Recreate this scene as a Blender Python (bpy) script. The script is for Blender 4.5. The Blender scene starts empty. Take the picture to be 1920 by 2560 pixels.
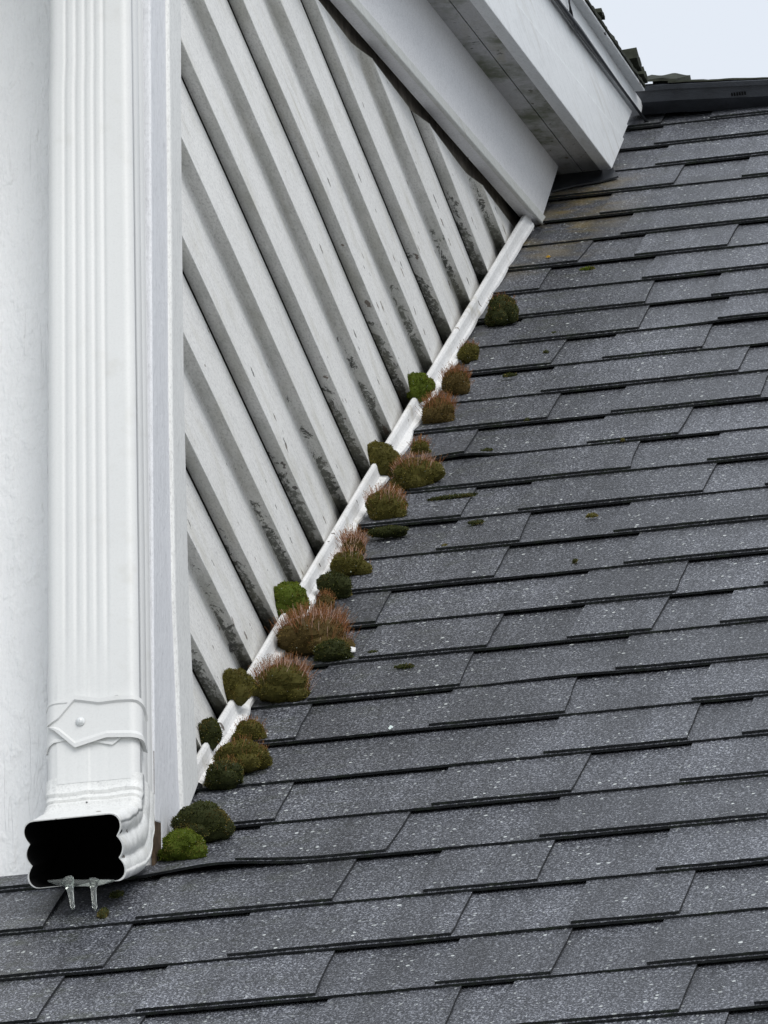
import bpy, math, random
from mathutils import Vector, Matrix, noise
random.seed(7)
S = bpy.context.scene
COL = S.collection
R = math.radians
# ------------------------------------------------------------------ camera
FPX = 20174.87                       # focal length in pixels of the 1920 x 2560 photograph (a long telephoto)
CAM = Vector((1.43773828, -6.63015907, -3.09480607))
MR = Vector((0.98095481, 0.19344686, -0.01749221))
MD = Vector((-0.10150146, 0.43375018, -0.89529785))
MF = Vector((-0.16560531, 0.88002214, 0.44512446))
cd = bpy.data.cameras.new('camera'); cam = bpy.data.objects.new('camera', cd); COL.objects.link(cam)
cd.sensor_fit = 'VERTICAL'; cd.sensor_height = 36.0; cd.lens = FPX / 2560 * 36.0
cd.clip_start = 0.05; cd.clip_end = 2000
mw = Matrix((( MR.x, -MD.x, -MF.x, CAM.x), (MR.y, -MD.y, -MF.y, CAM.y), (MR.z, -MD.z, -MF.z, CAM.z), (0, 0, 0, 1)))
cam.matrix_world = mw
S.camera = cam
S.render.resolution_x = 768; S.render.resolution_y = 1024
# ------------------------------------------------------------------ overcast daylight
SUN_E, SUN_A = R(42), R(146)
w = bpy.data.worlds.new('World'); S.world = w; w.use_nodes = True
nt = w.node_tree; nt.nodes.clear()
sky = nt.nodes.new('ShaderNodeTexSky'); sky.sky_type = 'NISHITA'; sky.sun_disc = False
sky.sun_elevation = SUN_E; sky.sun_rotation = SUN_A
mul = nt.nodes.new('ShaderNodeMixRGB'); mul.blend_type = 'MULTIPLY'; mul.inputs[0].default_value = 1; mul.inputs[2].default_value = (.10, .10, .10, 1)
cl = nt.nodes.new('ShaderNodeMixRGB'); cl.inputs[0].default_value = .88; cl.inputs[2].default_value = (.775, .825, .895, 1)
bg = nt.nodes.new('ShaderNodeBackground'); out = nt.nodes.new('ShaderNodeOutputWorld')
nt.links.new(sky.outputs[0], mul.inputs[1]); nt.links.new(mul.outputs[0], cl.inputs[1]); nt.links.new(cl.outputs[0], bg.inputs[0]); nt.links.new(bg.outputs[0], out.inputs[0])
bg.inputs[1].default_value = 1.0
sd = bpy.data.lights.new('sun', 'SUN'); sun = bpy.data.objects.new('sun', sd); COL.objects.link(sun)
sd.energy = 1.8; sd.angle = R(38); sd.color = (1, .97, .93)
# light comes from the right and a little from the front, high up
sdir = Vector((math.cos(SUN_E) * math.sin(SUN_A), math.cos(SUN_E) * math.cos(SUN_A), math.sin(SUN_E)))
sun.rotation_euler = sdir.to_track_quat('Z', 'Y').to_euler()
S.view_settings.view_transform = 'Standard'; S.view_settings.look = 'None'
S.view_settings.exposure = 0.16; S.view_settings.gamma = 1.0
# ------------------------------------------------------------------ where things stand
P_ = R(39.598); CP, SP, TP = math.cos(P_), math.sin(P_), math.tan(P_)
def ray(px, py): return MR * ((px - 960) / FPX) + MD * ((py - 1280) / FPX) + MF
def on_plane(px, py, n, d):
    r = ray(px, py); n = Vector(n); return CAM + r * ((d - n.dot(CAM)) / n.dot(r))
def on_x(px, py, c): return on_plane(px, py, (1, 0, 0), c)      # a plane parallel to the side wall
def on_y(px, py, c): return on_plane(px, py, (0, 1, 0), c)      # a plane parallel to the front wall
def on_roof(px, py, h=0): return on_plane(px, py, (0, -SP, CP), h)
def roof_pt(x, s, h=0): return Vector((x, s * CP - h * SP, s * SP + h * CP))
def s_of(p): return p.y * CP + p.z * SP
FRONT_Y = -.234
NRM0 = Vector((0, -SP, CP))
# ------------------------------------------------------------------ helpers
class MB:
    def __init__(self): self.v = []; self.f = []; self.m = []
    def add(self, vs, fs, m=0):
        o = len(self.v); self.v += [tuple(p) for p in vs]
        self.f += [tuple(i + o for i in f) for f in fs]; self.m += [m] * len(fs)
    def quad(self, a, b, c, d, m=0): self.add([a, b, c, d], [(0, 1, 2, 3)], m)
    def box(self, x0, x1, y0, y1, z0, z1, m=0):
        v = [(x, y, z) for x in (x0, x1) for y in (y0, y1) for z in (z0, z1)]
        self.add(v, [(0, 1, 3, 2), (4, 6, 7, 5), (0, 4, 5, 1), (2, 3, 7, 6), (0, 2, 6, 4), (1, 5, 7, 3)], m)
    def prism(self, poly, off, m=0):
        """poly: 3-D points in a plane, off: extrusion vector"""
        n = len(poly); off = Vector(off); a = [Vector(p) for p in poly]
        self.add(a + [p + off for p in a], [tuple(range(n)), tuple(range(2 * n - 1, n - 1, -1))] + [(i, (i + 1) % n + 0, (i + 1) % n + n, i + n)[::-1] for i in range(n)], m)
    def build(self, name, mats, parent=None, smooth=False, bevel=0, seg=2):
        me = bpy.data.meshes.new(name); me.from_pydata(self.v, [], self.f); me.validate()
        o = bpy.data.objects.new(name, me); COL.objects.link(o)
        if not isinstance(mats, (list, tuple)): mats = [mats]
        for m in mats: me.materials.append(m)
        if len(me.polygons) == len(self.m): me.polygons.foreach_set('material_index', self.m)
        if smooth: me.polygons.foreach_set('use_smooth', [True] * len(me.polygons))
        if parent:
            o.parent = parent; o.matrix_parent_inverse = parent.matrix_world.inverted()
        if bevel:
            b = o.modifiers.new('bevel', 'BEVEL'); b.width = bevel; b.segments = seg; b.limit_method = 'ANGLE'; b.angle_limit = R(35)
            me.polygons.foreach_set('use_smooth', [False] * len(me.polygons))
        me.update(); return o
def tag(o, label=None, cat=None, group=None, kind=None):
    if label: o['label'] = label
    if cat: o['category'] = cat
    if group: o['group'] = group
    if kind: o['kind'] = kind
    return o
def empty(name, loc):
    o = bpy.data.objects.new(name, None); COL.objects.link(o); o.location = loc; o.empty_display_size = .05
    o.matrix_world = Matrix.Translation(loc); return o
# ------------------------------------------------------------------ materials
class Mat:
    def __init__(s, name, rough=.6, spec=.4):
        s.m = bpy.data.materials.new(name); s.m.use_nodes = True; s.t = s.m.node_tree; s.b = s.t.nodes['Principled BSDF']
        s.b.inputs['Roughness'].default_value = rough; s.b.inputs['Specular IOR Level'].default_value = spec
        s.tc = s.t.nodes.new('ShaderNodeTexCoord'); s.geo = s.t.nodes.new('ShaderNodeNewGeometry')
        s.pos = s.geo.outputs['Position']
    def n(s, ty, **k):
        x = s.t.nodes.new(ty)
        for a, b in k.items(): setattr(x, a, b)
        return x
    def l(s, a, b): s.t.links.new(a, b)
    def co(s, scale, src=None, rot=None):
        mp = s.n('ShaderNodeMapping'); mp.inputs['Scale'].default_value = scale
        if rot: mp.inputs['Rotation'].default_value = rot
        s.l(src or s.pos, mp.inputs[0]); return mp.outputs[0]
    def noise(s, scale, co=None, detail=3, rough=.55, dist=0):
        x = s.n('ShaderNodeTexNoise'); x.inputs['Scale'].default_value = scale; x.inputs['Detail'].default_value = detail
        x.inputs['Roughness'].default_value = rough; x.inputs['Distortion'].default_value = dist
        s.l(co or s.pos, x.inputs['Vector']); return x.outputs['Fac']
    def vor(s, scale, co=None, feat='F1', out='Distance', rnd=1):
        x = s.n('ShaderNodeTexVoronoi', feature=feat); x.inputs['Scale'].default_value = scale; x.inputs['Randomness'].default_value = rnd
        s.l(co or s.pos, x.inputs['Vector']); return x.outputs[out]
    def ramp(s, fac, stops, interp='LINEAR'):
        x = s.n('ShaderNodeValToRGB'); x.color_ramp.interpolation = interp; e = x.color_ramp.elements
        while len(e) < len(stops): e.new(.5)
        for i, (p, c) in enumerate(stops):
            e[i].position = p; e[i].color = (c, c, c, 1) if isinstance(c, (int, float)) else (*c, 1)
        s.l(fac, x.inputs[0]); return x.outputs[0]
    def mix(s, fac, a, b, mode='MIX'):
        x = s.n('ShaderNodeMixRGB', blend_type=mode)
        for i, v in enumerate((fac, a, b)):
            if isinstance(v, (int, float)): x.inputs[i].default_value = v if i == 0 else (v, v, v, 1)
            elif isinstance(v, tuple): x.inputs[i].default_value = (*v, 1)
            else: s.l(v, x.inputs[i])
        return x.outputs[0]
    def math(s, op, a, b=0, c=0, clamp=False):
        x = s.n('ShaderNodeMath', operation=op); x.use_clamp = clamp
        for i, v in enumerate((a, b, c)):
            if isinstance(v, (int, float)): x.inputs[i].default_value = v
            else: s.l(v, x.inputs[i])
        return x.outputs[0]
    def xyz(s, src=None):
        x = s.n('ShaderNodeSeparateXYZ'); s.l(src or s.pos, x.inputs[0]); return x.outputs
    def mr(s, v, a, b, c=0., d=1.):
        x = s.n('ShaderNodeMapRange'); s.l(v, x.inputs[0])
        for i, q in enumerate((a, b, c, d)): x.inputs[i + 1].default_value = q
        return x.outputs[0]
    def bump(s, h, strength=.3, dist=.001, prev=None):
        x = s.n('ShaderNodeBump'); x.inputs['Strength'].default_value = strength; x.inputs['Distance'].default_value = dist
        s.l(h, x.inputs['Height'])
        if prev: s.l(prev, x.inputs['Normal'])
        s.l(x.outputs[0], s.b.inputs['Normal']); return x.outputs[0]
    def col(s, c):
        if isinstance(c, tuple): s.b.inputs['Base Color'].default_value = (*c, 1)
        else: s.l(c, s.b.inputs['Base Color'])
        return s.m
def chan_dist(M):
    """height above the roof plane (metres)"""
    o = M.xyz(); return M.math('SUBTRACT', M.math('MULTIPLY', o[2], CP), M.math('MULTIPLY', o[1], SP))
# asphalt shingles
def mat_shingle(name='asphalt_shingle', dark=1.0, edge=False):
    M = Mat(name, .62, .5)
    o = M.xyz()
    s = M.math('ADD', M.math('MULTIPLY', o[1], CP), M.math('MULTIPLY', o[2], SP))
    cb = M.n('ShaderNodeCombineXYZ'); M.l(o[0], cb.inputs[0]); M.l(s, cb.inputs[1])
    h = M.math('SUBTRACT', M.math('MULTIPLY', o[2], CP), M.math('MULTIPLY', o[1], SP)); M.l(h, cb.inputs[2])
    P = cb.outputs[0]
    g1 = M.noise(1, M.co((430, 270, 430), P), 2, .7)
    g2 = M.noise(1, M.co((820, 520, 820), P), 1, .5)
    g = M.math('ADD', M.math('MULTIPLY', g1, .62), M.math('MULTIPLY', g2, .38))
    big = M.noise(2.1, M.co((1, 2.2, 1), P), 4, .6)
    at = M.n('ShaderNodeAttribute', attribute_name='tone')
    base = M.ramp(g, [(.35, (.006, .007, .008)), (.45, (.026, .028, .035)), (.54, (.080, .084, .097)), (.65, (.33, .345, .375))])
    base = M.mix(1, base, M.ramp(big, [(.3, .66), (.7, 1.28)]), 'MULTIPLY')
    run = M.noise(1, M.co((26, 1.5, 26), P), 4, .65)
    base = M.mix(1, base, M.ramp(run, [(.34, .68), (.64, 1.16)]), 'MULTIPLY')
    base = M.mix(1, base, at.outputs['Color'], 'MULTIPLY')
    # pale lichen specks
    def specks(scale, keep, r0, r1):
        x = M.n('ShaderNodeTexVoronoi'); x.inputs['Scale'].default_value = 1
        M.l(M.co((scale, scale * .72, scale * .4), P), x.inputs['Vector'])
        cx = M.xyz(x.outputs['Color'])
        on = M.math('GREATER_THAN', cx[0], keep)
        rad = M.math('MULTIPLY', cx[1], r1)
        d = M.math('LESS_THAN', x.outputs['Distance'], M.math('ADD', rad, r0))
        return M.math('MULTIPLY', on, d)
    clus = M.ramp(M.noise(9, P, 3), [(.38, 0), (.6, 1)])
    sp = M.math('MAXIMUM', M.math('MULTIPLY', specks(135, .80, .10, .16), clus), specks(44, .90, .045, .055))
    sp = M.math('MAXIMUM', sp, M.math('MULTIPLY', specks(210, .92, .16, .16), .6))
    base = M.mix(M.math('MULTIPLY', sp, .72), base, (.70, .74, .72))
    # brown and ochre algae stain beside the wall near the top, green film at the butts close to the wall
    nx = M.noise(11, P, 4, .65)
    sm = M.math('MULTIPLY', M.mr(o[0], .16, .04), M.math('MULTIPLY', M.mr(s, 2.15, 2.45), M.mr(s, 2.86, 2.74)))
    st = M.math('MULTIPLY', sm, M.ramp(nx, [(.44, 0), (.60, 1)]))
    base = M.mix(M.math('MULTIPLY', st, .78), base, M.mix(g, (.03, .02, .008), (.34, .25, .07)))
    gm = M.math('MULTIPLY', M.mr(o[0], .30, .03), M.ramp(M.noise(23, P, 4, .7), [(.52, 0), (.66, 1)]))
    base = M.mix(M.math('MULTIPLY', gm, .35), base, (.035, .042, .014))
    # butt edges: bare black asphalt with greenish algae
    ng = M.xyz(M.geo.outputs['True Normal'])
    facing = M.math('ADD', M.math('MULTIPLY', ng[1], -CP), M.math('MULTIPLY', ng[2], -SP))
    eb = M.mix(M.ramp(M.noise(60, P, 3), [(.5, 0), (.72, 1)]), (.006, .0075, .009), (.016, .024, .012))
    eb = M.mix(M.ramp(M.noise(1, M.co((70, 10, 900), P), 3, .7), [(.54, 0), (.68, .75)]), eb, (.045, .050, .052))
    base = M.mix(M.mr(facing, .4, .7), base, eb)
    M.bump(g, .55, .0011)
    M.b.inputs['Roughness'].default_value = .5
    return M.col(base)
def mat_paint(name, colr=(.72, .735, .76), grain='z', gs=.38, mottle=.28, streak=0, dirt=.0, chips=.0, fine=.3, crack=0, green=0, rough=.55):
    M = Mat(name, rough, .35)
    sc = {'z': (220, 220, 26), 'y': (220, 22, 220), 'n': (150, 150, 150)}[grain]
    g = M.noise(1, M.co(sc), 4, .65, .6)
    pebble = M.noise(330, None, 2, .6)
    big = M.noise(5, None, 4, .6)
    c = M.mix(M.ramp(big, [(.3, 0), (.75, 1)]), tuple(x * .93 for x in colr), colr)
    c = M.mix(M.ramp(g, [(.3, gs), (.52, 0)]), c, tuple(x * .62 for x in colr))
    if mottle:
        mt = M.noise(1, M.co({'z': (520, 520, 240), 'y': (520, 210, 520), 'n': (480, 480, 480)}[grain]), 3, .75)
        c = M.mix(mottle, c, M.ramp(mt, [(.36, .30), (.50, .95), (.62, 1.)]), 'MULTIPLY')
    if streak:
        sk = M.noise(1, M.co({'z': (60, 60, 1.6), 'y': (60, 1.8, 60), 'n': (30, 30, 30)}[grain]), 4, .6)
        pat = M.ramp(M.noise(3.1, None, 3), [(.42, 0), (.62, 1)])
        c = M.mix(M.math('MULTIPLY', M.math('MULTIPLY', M.ramp(sk, [(.55, 0), (.68, 1)]), pat), streak), c, (.36, .33, .24))
    h = M.math('ADD', M.math('MULTIPLY', g, .6), M.math('MULTIPLY', pebble, .5))
    if crack:
        lr = M.noise(1, M.co((46, 46, 2.6)), 3, .6, .7)
        ln = M.math('ABSOLUTE', M.math('SUBTRACT', lr, .5))
        seg = M.ramp(M.noise(1, M.co((14, 14, 9)), 3, .6), [(.52, 0), (.62, 1)])
        cr = M.math('MULTIPLY', M.ramp(ln, [(.0015, 1), (.0055, 0)]), seg)
        c = M.mix(M.math('MULTIPLY', cr, crack * .45), c, (.16, .16, .16))
        h = M.math('SUBTRACT', h, M.math('MULTIPLY', cr, .4))
        blob = M.ramp(M.noise(1, M.co((95, 95, 60)), 2, .5), [(.56, 0), (.70, 1)])
        h = M.math('ADD', h, M.math('MULTIPLY', blob, 1.0))
    d = chan_dist(M)
    if dirt:
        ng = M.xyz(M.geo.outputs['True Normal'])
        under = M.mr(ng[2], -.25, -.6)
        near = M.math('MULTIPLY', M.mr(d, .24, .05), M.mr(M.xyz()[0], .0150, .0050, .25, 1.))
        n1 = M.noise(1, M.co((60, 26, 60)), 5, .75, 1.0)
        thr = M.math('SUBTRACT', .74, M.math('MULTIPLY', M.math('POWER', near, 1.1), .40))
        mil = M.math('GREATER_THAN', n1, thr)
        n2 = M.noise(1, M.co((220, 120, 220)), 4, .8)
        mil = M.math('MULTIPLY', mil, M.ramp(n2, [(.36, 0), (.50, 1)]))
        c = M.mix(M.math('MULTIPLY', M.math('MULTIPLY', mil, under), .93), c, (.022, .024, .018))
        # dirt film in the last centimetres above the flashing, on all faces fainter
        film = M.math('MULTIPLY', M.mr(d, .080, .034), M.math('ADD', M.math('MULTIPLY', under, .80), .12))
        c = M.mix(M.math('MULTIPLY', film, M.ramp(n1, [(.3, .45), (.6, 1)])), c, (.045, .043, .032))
        # greenish grey film on the underside everywhere
        c = M.mix(M.math('MULTIPLY', under, M.ramp(M.noise(1, M.co((25, 7, 25)), 4, .7), [(.42, .04), (.66, .42)])), c, (.30, .31, .26))
        yl = M.math('MULTIPLY', M.ramp(M.noise(1, M.co((35, 8, 35)), 3), [(.52, 0), (.72, .30)]), M.mr(d, .9, .1, .5, 1))
        c = M.mix(yl, c, (.42, .40, .30))
    if chips:
        x = M.n('ShaderNodeTexVoronoi'); x.inputs['Scale'].default_value = 1
        cw = M.n('ShaderNodeVectorMath', operation='ADD'); nn = M.n('ShaderNodeTexNoise'); nn.inputs['Scale'].default_value = 160
        M.l(M.pos, nn.inputs['Vector']); sc2 = M.n('ShaderNodeVectorMath', operation='SCALE'); sc2.inputs['Scale'].default_value = .5
        M.l(nn.outputs['Color'], sc2.inputs[0]); M.l(M.co((95, 24, 95)), cw.inputs[0]); M.l(sc2.outputs[0], cw.inputs[1]); M.l(cw.outputs[0], x.inputs['Vector'])
        cx = M.xyz(x.outputs['Color'])
        prob = M.mr(d, .42, .03, .012, chips)
        on = M.math('LESS_THAN', cx[0], prob)
        r_ = M.math('ADD', M.math('MULTIPLY', cx[1], .20), .10)
        cm = M.math('MULTIPLY', on, M.math('LESS_THAN', x.outputs['Distance'], r_))
        c = M.mix(M.math('MULTIPLY', cm, .9), c, M.mix(cx[2], (.03, .03, .03), (.20, .15, .11)))
        h = M.math('SUBTRACT', h, cm)
    if green:
        o = M.xyz(); gn = M.noise(1, M.co((9, 6, 9)), 5, .7)
        fl = M.ramp(gn, [(.47, 0), (.62, 1)])
        c = M.mix(M.math('MULTIPLY', fl, green), c, (.10, .115, .055))
        sp = M.math('GREATER_THAN', M.noise(70, None, 4, .7), .66)
        c = M.mix(M.math('MULTIPLY', sp, .8), c, (.04, .04, .035))
    pv = None
    if crack > .2:
        wv = M.noise(1, M.co((60, 60, 9)), 3, .6, 1.2); bl = M.ramp(M.noise(1, M.co((70, 70, 34)), 3, .6), [(.45, 0), (.66, 1)])
        pv = M.bump(M.math('ADD', wv, M.math('MULTIPLY', bl, .7)), .55, .0022)
    M.bump(h, fine, .0006, pv)
    return M.col(c)
m_shingle = mat_shingle()
m_front = mat_paint('front_wall_paint', (.84, .842, .84), 'z', fine=1., crack=.21, gs=.10, mottle=.07)
m_siding = mat_paint('siding_paint', (.85, .845, .82), 'y', dirt=1, chips=.26, fine=.85, mottle=.42, streak=.45)
m_metal = mat_paint('white_coated_metal', (.715, .72, .71), 'n', gs=.04, fine=.06, mottle=.07, streak=.22, rough=.38)
m_corner = mat_paint('corner_board_paint', (.75, .76, .785), 'z', fine=.5, mottle=.2, crack=.19)
m_strip = mat_paint('corner_strip_paint', (.78, .785, .77), 'z', fine=.2)
m_frieze = mat_paint('frieze_paint', (.84, .84, .855), 'n', chips=.10, fine=.8, mottle=.35)
m_edge = mat_paint('frieze_edge_paint', (.66, .67, .64), 'y', fine=.3, streak=.5)
m_elbow = mat_paint('elbow_paint', (.77, .775, .76), 'n', gs=.3, fine=.5, chips=.12, streak=.75, mottle=.25, rough=.42)
m_fascia = mat_paint('fascia_paint', (.81, .83, .84), 'y', chips=.05, fine=.2, streak=.35, mottle=.12)
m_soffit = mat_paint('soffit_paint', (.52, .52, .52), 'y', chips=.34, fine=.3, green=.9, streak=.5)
m_flash = mat_paint('flashing_paint', (.78, .78, .775), 'n', chips=.03, fine=.9, rough=.8, streak=.5, mottle=.3)
def simple(name, c, rough=.6, spec=.4, var=0, sc=40):
    M = Mat(name, rough, spec)
    if var:
        cc = M.mix(M.ramp(M.noise(sc, None, 5, .65), [(.3, 0), (.7, 1)]), tuple(x * (1 - var) for x in c), tuple(min(1, x * (1 + var)) for x in c))
        M.bump(M.noise(sc * 8, None, 3), .4, .0008); return M.col(cc)
    return M.col(c)
m_black = simple('black_plastic', (.040, .044, .052), .45, .4, .25)
m_inner = simple('dark_pipe_inside', (.006, .006, .006), .9, .1)
m_cable_shade = simple('black_cable_and_shade', (.010, .012, .016), .45)
m_wood = simple('rotten_bare_wood', (.075, .052, .034), .9, .2, .6, 90)
m_ground_bounce = simple('ground_pale_bounce', (.55, .55, .52), .9, .2, .3, 2)  # unseen ground, its tone raised to bounce light up onto the undersides
m_cap = simple('mossy_ridge_cap', (.030, .033, .024), .9, .2, .6, 55)
m_screw = simple('painted_screw', (.74, .76, .76), .3, .5)
def mat_vcol(name, rough=.8):
    M = Mat(name, rough, .15); a = M.n('ShaderNodeAttribute', attribute_name='tint')
    return M.col(a.outputs['Color'])
m_moss = mat_vcol('moss'); m_stalk = mat_vcol('moss_stalk', .6)
M = Mat('ice', .12, .5); M.b.inputs['Transmission Weight'].default_value = .92; M.b.inputs['IOR'].default_value = 1.31
M.bump(M.noise(120), .12, .001); m_ice = M.col((.74, .78, .75))
# ------------------------------------------------------------------ ground
GZ = -4.7
g = MB(); g.quad((-400, -400, GZ), (400, -400, GZ), (400, 400, GZ), (-400, 400, GZ))
tag(g.build('unseen_bounce_ground', m_ground_bounce), kind='structure')
# ------------------------------------------------------------------ house
house = empty('house', (0, 0, GZ))
tag(house, 'white painted house with grey asphalt shingle roof and lap siding above it', 'house')
# --- lower shingle roof ---------------------------------------------------------
EX = .143; K0 = 21.633; T0 = .0026; TT = .0027
S_RIDGE = 3.25; X0, X1 = -.9, 1.7
ncourse = 36
def lift_at(k, x):
    v = 0
    for kk, xc, w_, a in LIFTS:
        if kk == k: v += a * math.exp(-((x - xc) / w_) ** 2)
    return v
# local curls of butt edges (course index, x, width, height)
LIFTS = [(24, .085, .055, .0068), (13, .10, .03, .004), (9, .35, .06, .002), (20, .33, .05, .0015)]
rf = MB(); tones = []
def wob(x, k, a=.0011): return a * (noise.noise(Vector((x * 210, k * 7.3, 1))) + .8 * noise.noise(Vector((x * 33, k * 3.1, 5))) )
teeth_of = {}
# tooth edges measured on the photograph, as (course, px of left, px of right) are found on the real roof plane
MEAS = {26: [(570, 1130), (1430, 1700)], 25: [(1060, 1345), (1640, 1920)], 24: [(1350, 1920)], 23: [(1080, 1430), (1700, 1990)], 22: [(1360, 1720)], 21: [(1075, 1415)],
        27: [(340, 790), (1090, 1380)], 28: [(1230, 1700)], 20: [(770, 1150), (1540, 1960)], 19: [(900, 1220)], 18: [(1430, 1690)]}
for k in range(ncourse):
    xs = []
    if k in MEAS:
        s_k = EX * (K0 - k)
        for a, b in MEAS[k]:
            # x on this course's butt line at those image columns
            def xx(px):
                lo, hi = -1.0, 1.5
                for _ in range(30):
                    mid = (lo + hi) / 2; q = roof_pt(mid, s_k) - CAM
                    if 960 + FPX * q.dot(MR) / q.dot(MF) < px: lo = mid
                    else: hi = mid
                return lo
            xs.append((xx(a), xx(b)))
        lo = min(a for a, b in xs); hi = max(b for a, b in xs)
    else: lo = hi = None
    def fill(x, end):
        res = []
        while x < end:
            x += random.uniform(.05, .16); wd = random.choice([.09, .13, .17, .21]) * random.uniform(.85, 1.15)
            if x + wd > end: break
            res.append((x, x + wd)); x += wd
        return res
    if lo is None: xs = fill(X0 - random.uniform(0, .2), X1)
    else: xs = fill(X0, lo - .03) + xs + fill(hi, X1)
    teeth_of[k] = xs
for k in range(-1, ncourse):
    sb = EX * (K0 - k); 
    st_ = min(sb + EX + .012, S_RIDGE)
    if sb > S_RIDGE - .01: continue
    Hb = T0 + TT
    def hh(s, x, kk=k, sb=sb):                           # underside height of this sheet
        t = (s - sb) / EX
        return Hb * (1 - t) + lift_at(kk, x) * max(0, 1 - t * 1.6) ** 2 + .0006 * noise.noise(Vector((x * 6, s * 6, kk)))
    N = int((X1 - X0) / .0045)
    # sheet joints every ~0.95 m : slightly different tone per shingle
    j0 = X0 - random.uniform(0, .9); joints = [j0 + .95 * i for i in range(6)]
    def tone(x, layer):
        i = int((x - j0) / .95); rr = random.Random(k * 31 + i * 7 + layer * 101)
        return .78 + .36 * rr.random()
    rows = 5
    o = len(rf.v)
    for i in range(N + 1):
        x = X0 + (X1 - X0) * i / N
        e = sb + wob(x, k)
        gap = min(abs(x - j) for j in joints)
        rf.v.append(tuple(roof_pt(x, e + .0004, hh(e, x))))
        for r_ in range(rows):
            s = e + (st_ - e) * (r_ / (rows - 1)) ** 1.4
            rf.v.append(tuple(roof_pt(x, s, hh(s, x) + T0)))
    for i in range(N):
        a = o + i * (rows + 1); b = a + rows + 1
        tn = tone(X0 + (X1 - X0) * i / N, 0)
        for r_ in range(rows):
            rf.f.append((a + r_, b + r_, b + r_ + 1, a + r_ + 1)); rf.m.append(0); tones.append(tn)
    if k < 0: continue
    for ti, (xa, xb) in enumerate(teeth_of[k]):
        tn0 = random.Random(k * 77 + ti).uniform(.74, 1.24)
        n = max(4, int((xb - xa) / .0045)); sk0 = random.uniform(-.006, .003); sk1 = random.uniform(-.003, .006)
        o = len(rf.v)
        for i in range(n + 1):
            t = i / n
            for r_ in range(rows + 1):
                rr = max(0, r_ - 1) / (rows - 1)
                xx_b = xa + (xb - xa) * t; taper = (1 - t) * (-sk0) + t * (-sk1)
                x = xx_b + taper * rr + (wob(rr * .14 + xa, 50 + k, .0010) if i in (0, n) else 0)
                e = sb + .0036 + wob(x, k + 100, .0013)
                s = e + (st_ - e) * rr ** 1.4
                hb = hh(s, x) + T0
                rf.v.append(tuple(roof_pt(x, s + (.0004 if r_ == 0 else 0), hb - .0006 if r_ == 0 else hb + TT)))
        for i in range(n):
            a = o + i * (rows + 1); b = a + rows + 1
            for r_ in range(rows): rf.f.append((a + r_, b + r_, b + r_ + 1, a + r_ + 1)); rf.m.append(0); tones.append(tn0)
        for side, i in ((0, 0), (1, n)):                # side walls of the tooth
            a = o + i * (rows + 1); base = len(rf.v)
            for r_ in range(rows):
                p = Vector(rf.v[a + 1 + r_]); rf.v.append(tuple(p)); rf.v.append(tuple(p - Vector((0, -SP, CP)) * (TT + .0008)))
            for r_ in range(rows - 1):
                q = (base + 2 * r_, base + 2 * r_ + 1, base + 2 * r_ + 3, base + 2 * r_ + 2)
                rf.f.append(q); rf.m.append(1); tones.append(.5)
roof = rf.build('shingle_roof', [m_shingle, simple('shingle_side_asphalt', (.010, .011, .013), .8)], house)
at = roof.data.attributes.new('tone', 'FLOAT_COLOR', 'FACE')
vals = []
for t in tones: vals += [t, t, t * 1.01, 1]
if len(tones) == len(roof.data.polygons): at.data.foreach_set('color', vals)
# deck, rear slope and the walls that carry this roof
dk = MB()
ya, za = S_RIDGE * CP, S_RIDGE * SP
s0 = EX * (K0 - ncourse + 1) - .01
dk.prism([roof_pt(X0, s0, -.002), roof_pt(X0, S_RIDGE, -.002), Vector((X0, ya + 2.2, za - 2.2 * TP)), Vector((X0, ya + 2.2, za - 2.2 * TP - .1)), roof_pt(X0, S_RIDGE - .15, -.16), roof_pt(X0, s0, -.05)], (X1 - X0, 0, 0))
dk.build('roof_deck', m_black, house)
lw = MB(); ye = s0 * CP + .25
lw.prism([Vector((X0 + .05, ye, GZ)), Vector((X0 + .05, ye, ye * TP - .06)), Vector((X0 + .05, ya, za - .06)), Vector((X0 + .05, ya + 2.0, za - 2.0 * TP - .2)), Vector((X0 + .05, ya + 2.0, GZ))], (X1 - X0 - .1, 0, 0))
lw.build('lower_wall', m_front, house)
# --- front wall ---------------------------------------------------------------
fw = MB()
yy, z0w, z1w = FRONT_Y, FRONT_Y * TP + .006, 1.02
fw.box(-1.6, .0188, yy, yy + .10, z0w - .3, z1w)
fw.build('front_wall', m_front, house)
# weathered wood behind the corner board foot
ww = MB(); ww.box(.0190, .0216, yy - .003, yy + .028, z0w - .05, -.075); ww.build('bare_wood_strip', m_wood, house)
# --- corner board (side face) and its trim strip, both narrower towards the top ---
def col_x(pts, c): return [on_x(a, b, c) for a, b in pts]
cb = MB()
zt = 1.02
Ltop = on_x(422, 0, .022); Lb = col_x([(427, 500), (430, 1000), (438, 1500), (447, 1720), (455, 1950), (458, 2068)], .022)
poly = [Vector((.022, yy - .0035, -.145)), Vector((.022, yy - .0035, zt)), Vector((.022, Ltop.y, zt)), Ltop] + Lb + [on_x(420, 2136, .022), on_x(404, 2158, .022), on_x(403, 2060, .022)]
cb.prism([p - Vector((.016, 0, 0)) for p in poly], (.016, 0, 0))
cb.build('corner_board', m_corner, house, bevel=.0022, seg=3)
cs = MB()
off = .0008
La = [on_x(422, 0, .0255)] + col_x([(427, 500), (430, 1000), (438, 1500), (447, 1720), (455, 1950), (461, 2058)], .0255)
Ra = col_x([(498, 1962), (495, 1905), (486, 1750), (474, 1500), (462, 1000), (456, 500), (454, 0)], .0255)
poly = [Vector((.0255, La[0].y + off, zt))] + [p + Vector((0, off, 0)) for p in La] + Ra + [Vector((.0255, Ra[-1].y, zt))]
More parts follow.
